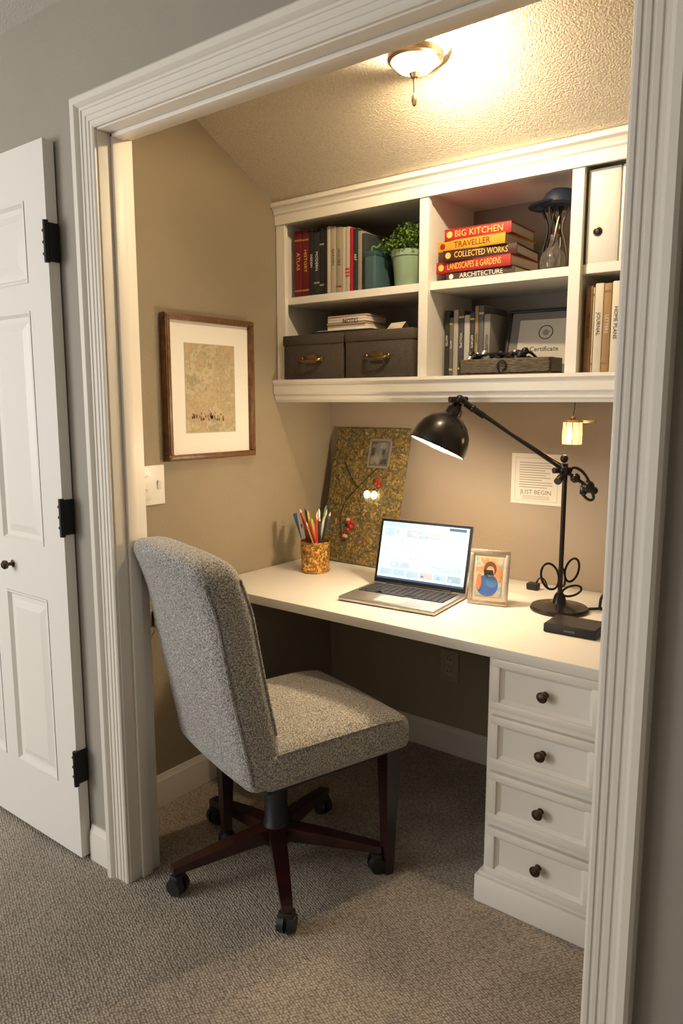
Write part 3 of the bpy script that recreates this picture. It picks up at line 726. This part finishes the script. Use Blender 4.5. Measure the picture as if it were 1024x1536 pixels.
POT = mat('green_ceramic', (0.22, 0.31, 0.20), 0.35, coat=0.4)
b.lathe([(0, 0), (0.045, 0), (0.048, 0.004), (0.058, 0.098), (0.062, 0.100), (0.063, 0.120), (0.058, 0.120), (0.054, 0.105), (0, 0.10)], POT, n=40)
b.lathe([(0, 0.108), (0.054, 0.106)], C(0.03, 0.02, 0.012, 0.9), n=20)
rl = random.Random(2); lcs = [mat('leaf_%d' % i, c, 0.45) for i, c in enumerate([(0.06, 0.13, 0.015), (0.11, 0.19, 0.022), (0.035, 0.085, 0.012), (0.18, 0.27, 0.04)])]
for i in range(120):
    a = rl.random() * 6.28; rr_ = 0.102 * math.sqrt(rl.random()); hh = 0.115 + 0.105 * (1 - (rr_ / 0.118) ** 2) * rl.uniform(.6, 1)
    top = Vector((rr_ * math.cos(a), rr_ * math.sin(a) * 0.75, hh)); base = Vector((top.x * .35, top.y * .35, 0.105))
    b.tube([base, (base + top) / 2 + Vector((0, 0, .01)), top], 0.001, lcs[2], 4)
    for k_ in range(18):
        p = base.lerp(top, rl.uniform(.35, 1)) + Vector([rl.uniform(-.014, .014) for _ in range(3)])
        Ml = T(*p) @ Euler((rl.uniform(-1, 1), rl.uniform(-1, 1), rl.uniform(0, 6.28))).to_matrix().to_4x4()
        L_ = rl.uniform(.008, .014); W_ = L_ * .38
        b.add([(0, 0, 0), (L_ * .5, W_, .001), (L_, 0, -.001), (L_ * .5, -W_, .001)], [[0, 1, 2, 3]], lcs[rl.randrange(4)], Ml)
b.done(loc=(-1.402, 2.205, zm1))

BOXM = mat('storage_box_linen', (0.078, 0.060, 0.047), 0.8, bump=0.4, bscale=250, col2=(0.062, 0.049, 0.038), nscale=150)
for i, (x0, x1) in enumerate(((-1.882, -1.602), (-1.594, -1.316))):
    b = B('storage_box'); w = x1 - x0; yb = 0.25
    b.bb(-w / 2 + .003, w / 2 - .003, 0.003, yb, 0, 0.145, BOXM, 0.003)
    b.bb(-w / 2, w / 2, 0, yb + .003, 0.122, 0.158, BOXM, 0.004)
    b.box((0, -0.002, 0.072), (0.05, 0.003, 0.032), ABRASS, bev=0.001)
    b.tube([(-0.045, -0.003, 0.07), (-0.04, -0.018, 0.066), (0, -0.024, 0.062), (0.04, -0.018, 0.066), (0.045, -0.003, 0.07)], 0.0055, ABRASS, 8, smooth=2)
    for sx in (-1, 1): b.ball((sx * .045, -0.004, .07), 0.010, ABRASS, 10, sc=(1, .6, 1))
    b.done(loc=((x0 + x1) / 2, 2.094 + 0.0, zb1 + 0.003))
BT = zb1 + 0.003 + 0.158
b = B('document_folder')
b.box((0, 0, 0.006), (0.26, 0.17, 0.011), C(0.02, 0.02, 0.022, 0.4), bev=0.002); b.box((0.0, -0.002, 0.0125), (0.22, 0.155, 0.002), PAPER)
b.tube([(-.13, 0, .006), (-.15, -.02, .004), (-.17, -.04, .003)], 0.002, BLACKP, smooth=1)
b.done(loc=(-1.64, 2.215, BT))
b = B('stack_of_papers')
for i in range(6):
    b.box((random.uniform(-.003, .003), random.uniform(-.003, .003), 0.005 + i * 0.0085), (0.175, 0.12, 0.0075), [C(.75, .7, .62), C(.7, .66, .6), C(.45, .3, .2)][i % 3], rot=(0, 0, random.uniform(-.05, .05)), bev=0.001)
b.text('NOTES', 0.022, INK, T(0.02, -0.0648, 0.03) @ FRONT)
b.done(loc=(-1.63, 2.215, BT + 0.0138))
b = B('folded_card')
b.add([(-.03, 0, 0), (.03, 0, 0), (.034, .03, .03), (-.026, .03, .028), (-.02, .06, 0.002), (.035, .06, 0.002)], [[0, 1, 2, 3], [3, 2, 5, 4]], C(.55, .48, .36))
b.bb(-.025, .0, .01, .03, 0, .012, C(.35, .3, .2), .002)
b.done(loc=(-1.43, 2.15, BT))

b = B('stack_of_books')
z = 0; st_ = [(.235, .19, .026, (.06, .035, .025), 'ARCHITECTURE', PAPER, 0, .02), (.262, .20, .034, (.36, .018, .012), 'LANDSCAPES & GARDENS', GOLD, -2, 0), (.245, .20, .032, (.05, .008, .008), 'COLLECTED WORKS', GOLD, 4, .012),
             (.240, .20, .032, (.55, .28, .012), 'TRAVELLER', C(0.20, 0.01, 0.005), -3, -.006), (.225, .19, .034, (.36, .018, .014), 'BIG KITCHEN', GOLD, 2, 0.005)]
for (w, d, h, c, t, tc, rz, dx) in st_:
    M = T(dx, 0.10, z) @ RZ(rz)
    cm = C(*c)
    b.bb(-w / 2, w / 2, -d / 2, d / 2, 0, 0.003, cm, M=M); b.bb(-w / 2, w / 2, -d / 2, d / 2, h - 0.003, h, cm, M=M); b.bb(-w / 2, w / 2, -d / 2, -d / 2 + 0.004, 0, h, cm, 0.001, M=M)
    b.bb(-w / 2 + .004, w / 2 - .004, -d / 2 + .004, d / 2 - .004, 0.003, h - 0.003, PAGES, M=M)
    b.text(t, h * 0.80, tc, M @ T(0.005, -d / 2 - 0.0005, h / 2) @ FRONT, fit=w * 0.72)
    b.lathe([(0, 0), (h * .3, 0), (h * .3, .0006), (0, .0006)], tc, M @ T(-w / 2 + .018, -d / 2, h / 2) @ RX(90), 14)
    z += h
b.done(loc=(-1.133, 2.15, zm1))

GLASS = mat('smoky_glass', (0.55, 0.52, 0.46), 0.05, trans=0.9)
NAVY = mat('navy_felt', (0.010, 0.015, 0.035), 0.5)
b = B('glass_vase')
b.lathe([(0, 0), (0.036, 0), (0.040, 0.006), (0.041, 0.035), (0.034, 0.055), (0.018, 0.072), (0.014, 0.09), (0.018, 0.105), (0.016, 0.105), (0.012, 0.09), (0.016, 0.072), (0.031, 0.053), (0.038, 0.035), (0.036, 0.01), (0, 0.008)], GLASS, n=36)
for i in range(5):
    pts = [(0.018 * math.cos(i * 1.256 + t * .8) * (1 + .3 * math.sin(t * 2)), 0.018 * math.sin(i * 1.256 + t * .8), 0.012 + t * 0.052) for t in [k_ * 0.25 for k_ in range(15)]]
    b.tube(pts, 0.0034, BRONZE if i % 2 else BLACK, 6)
b.tube([(-.045, 0, .185), (-.030, 0, .16), (-.020, 0, .12), (-.034, 0, .07), (-.042, 0, .02)], 0.004, BLACK, 6, smooth=3)
b.tube([(.045, 0, .185), (.026, 0, .15), (.020, 0, .12), (.030, 0, .09), (.040, 0, .05), (.042, 0, .01)], 0.004, BRONZE, 6, smooth=3)
b.lathe([(0, 0.192), (0.03, 0.188), (0.052, 0.190), (0.058, 0.197), (0.054, 0.208), (0.045, 0.225), (0.03, 0.236), (0, 0.238)], NAVY, T(0, 0, -.005) @ RY(4), 32)
b.lathe([(0, 0.196), (0.062, 0.194), (0.066, 0.198), (0.058, 0.202), (0, 0.203)], NAVY, T(-.006, 0, -.005) @ RY(-3), 32)
b.ball((-.045, -.01, .188), .014, NAVY, 8, sc=(1.5, 1, .7))
b.done(loc=(-0.892, 2.20, zm1))

b = B('row_of_books')
x = -1.270
rs = random.Random(12)
cols_ = [(.03, .03, .03), (.12, .11, .09), (.35, .33, .28), (.05, .05, .06), (.45, .42, .36), (.04, .04, .04), (.30, .22, .1), (.10, .10, .11), (.25, .24, .22), (.04, .04, .05)]
i = 0
while x < -1.105:
    w = rs.uniform(.012, .024); h = .215 + rs.uniform(-.02, .018); c = cols_[i % 10]
    book_upright(b, x, w, 0.17, h, c, 2.22, zb1 + 0.001, rs.choice(['VOLUME', 'REPORTS', 'NOTES', None]), PAPER if c[0] < .2 else INK, ((.5, .4, .2), (.12, .88)) if i % 2 else None)
    x += w + .001; i += 1
b.done()
b = B('certificate_frame')
w, h = 0.255, 0.218
MF = RX(-16)
for (x0, x1, z0, z1) in ((-w / 2, w / 2, 0, .010), (-w / 2, w / 2, h - .010, h), (-w / 2, -w / 2 + .010, .010, h - .010), (w / 2 - .010, w / 2, .010, h - .010)):
    b.bb(x0, x1, -0.008, 0.008, z0, z1, BLACKP, 0.002, M=MF)
b.bb(-w / 2 + .01, w / 2 - .01, -0.001, 0.006, .01, h - .01, C(0.16, 0.155, 0.145), M=MF)
b.bb(-.088, .088, -0.003, -0.0005, .035, h - .035, C(0.50, 0.47, 0.41), M=MF)
b.text('Certificate', 0.022, INK, MF @ T(0, -0.0035, 0.085) @ FRONT)
b.tube([(0.022 * math.cos(a * .3), -0.0035, 0.140 + 0.022 * math.sin(a * .3)) for a in range(22)], 0.0014, INK, 4, M=MF)
b.lathe([(0, 0), (0.010, 0), (0.010, 0.0006), (0, 0.0006)], C(0.3, .22, .2), MF @ T(0, -0.003, .140) @ RX(90), 16)
b.done(loc=(-0.944, 2.258, zb1 + 0.003), rot=(0, 0, R(4)))
b = B('wicker_tray')
w, d, h = 0.30, 0.09, 0.048
b.bb(-w / 2, w / 2, -d / 2, -d / 2 + .008, 0, h, WICKER, .003); b.bb(-w / 2, w / 2, d / 2 - .008, d / 2, 0, h, WICKER, .003)
b.bb(-w / 2, -w / 2 + .008, -d / 2, d / 2, 0, h, WICKER, .003); b.bb(w / 2 - .008, w / 2, -d / 2, d / 2, 0, h, WICKER, .003); b.bb(-w / 2, w / 2, -d / 2, d / 2, 0, .006, WICKER)
rb = random.Random(4)
for i in range(60):
    x = rb.uniform(-.125, .07)
    b.ball((x, rb.uniform(-.03, .02), .047 + rb.uniform(-.02, .022)), rb.uniform(.006, .012), rb.choice([BLACKP, BLACK, SILVER, C(.02, .02, .03, .2)]), 5)
b.tube([(-.12, -.01, .05), (-.06, -.03, .066), (0, -.01, .062), (.07, -.02, .07), (.09, 0, .045)], .004, BLACK, 6, smooth=2)
b.tube([(-.01, -.048, .005), (-.02, -.051, .03), (0, -.051, .045), (.015, -.049, .025), (.0, -.048, .01)], .003, BLACK, 6, smooth=2)
b.done(loc=(-1.0, 2.150, zb1 + 0.003))

for x0, x1 in ((-.774, -.686), (-.682, -.594)):
    b = B('magazine_file'); w = x1 - x0
    b.bb(-w / 2, w / 2, 0, .24, 0, .252, C(.78, .75, .69, .5), .003)
    b.bb(-w / 2 + .004, w / 2 - .004, -.0008, .002, .004, .248, C(.74, .71, .65, .5), .0005)
    if x0 < -.7: b.lathe([(0, 0), (.0125, 0), (.0125, .002), (.009, .003), (.008, .001), (0, .001)], BRONZE, T(-.012, -.001, .085) @ RX(90), 24); b.ball((-.012, -.002, .085), .008, BLACKP, 8, sc=(1, .4, 1))
    b.done(loc=((x0 + x1) / 2, 2.135, zm1))
b = B('row_of_books')
x = -.772
for i, (w, h, c, t, tc) in enumerate([(.020, .245, (.24, .12, .035), 'FIELD GUIDE', INK), (.004, .24, (.6, .55, .4), None, None), (.024, .250, (.65, .58, .46), 'JOURNAL', INK), (.022, .248, (.34, .20, .08), 'LETTERS', PAPER), (.024, .252, (.70, .64, .53), 'HOME PLANS', INK), (.03, .24, (.6, .1, .05), None, None), (.03, .24, (.5, .5, .45), None, None)]):
    book_upright(b, x, w, .19, h, c, 2.15, zb1 + .001, t, tc or GOLD, ((.25, .15, .08), (.1, .9)) if i % 2 else None); x += w + .001
b.done()

# ------------------------------------------------------------------ room lighting
w_ = D.worlds.new('World'); S.world = w_; w_.use_nodes = True
bg = w_.node_tree.nodes['Background']; bg.inputs[0].default_value = (1.0, 0.94, 0.86, 1); bg.inputs[1].default_value = 1.15
def area(name, loc, target, size, sy, e_, col):
    l = D.lights.new(name, 'AREA'); l.shape = 'RECTANGLE'; l.size = size; l.size_y = sy; l.energy = e_; l.color = col
    o = link(D.objects.new(name, l)); o.location = loc
    o.rotation_euler = (Vector(target) - Vector(loc)).to_track_quat('-Z', 'Y').to_euler(); return o
area('daylight_fill', (-3.4, -1.4, 1.5), (-1.9, 1.2, 1.1), 1.3, 1.5, 36, (1.0, 0.98, 0.95))  # added area light to brighten the door side; no window is built

# ------------------------------------------------------------------ camera
cam = D.cameras.new('Camera'); co = link(D.objects.new('Camera', cam))
co.location = (0, 0, 1.365); co.rotation_euler = (R(90 - 8.45), 0, R(37.5))
cam.lens = 1110 / 1536 * 36; cam.sensor_width = 36; cam.clip_start = 0.02
S.camera = co
S.view_settings.view_transform = 'Standard'
S.view_settings.look = 'None'
S.view_settings.exposure = 0.42
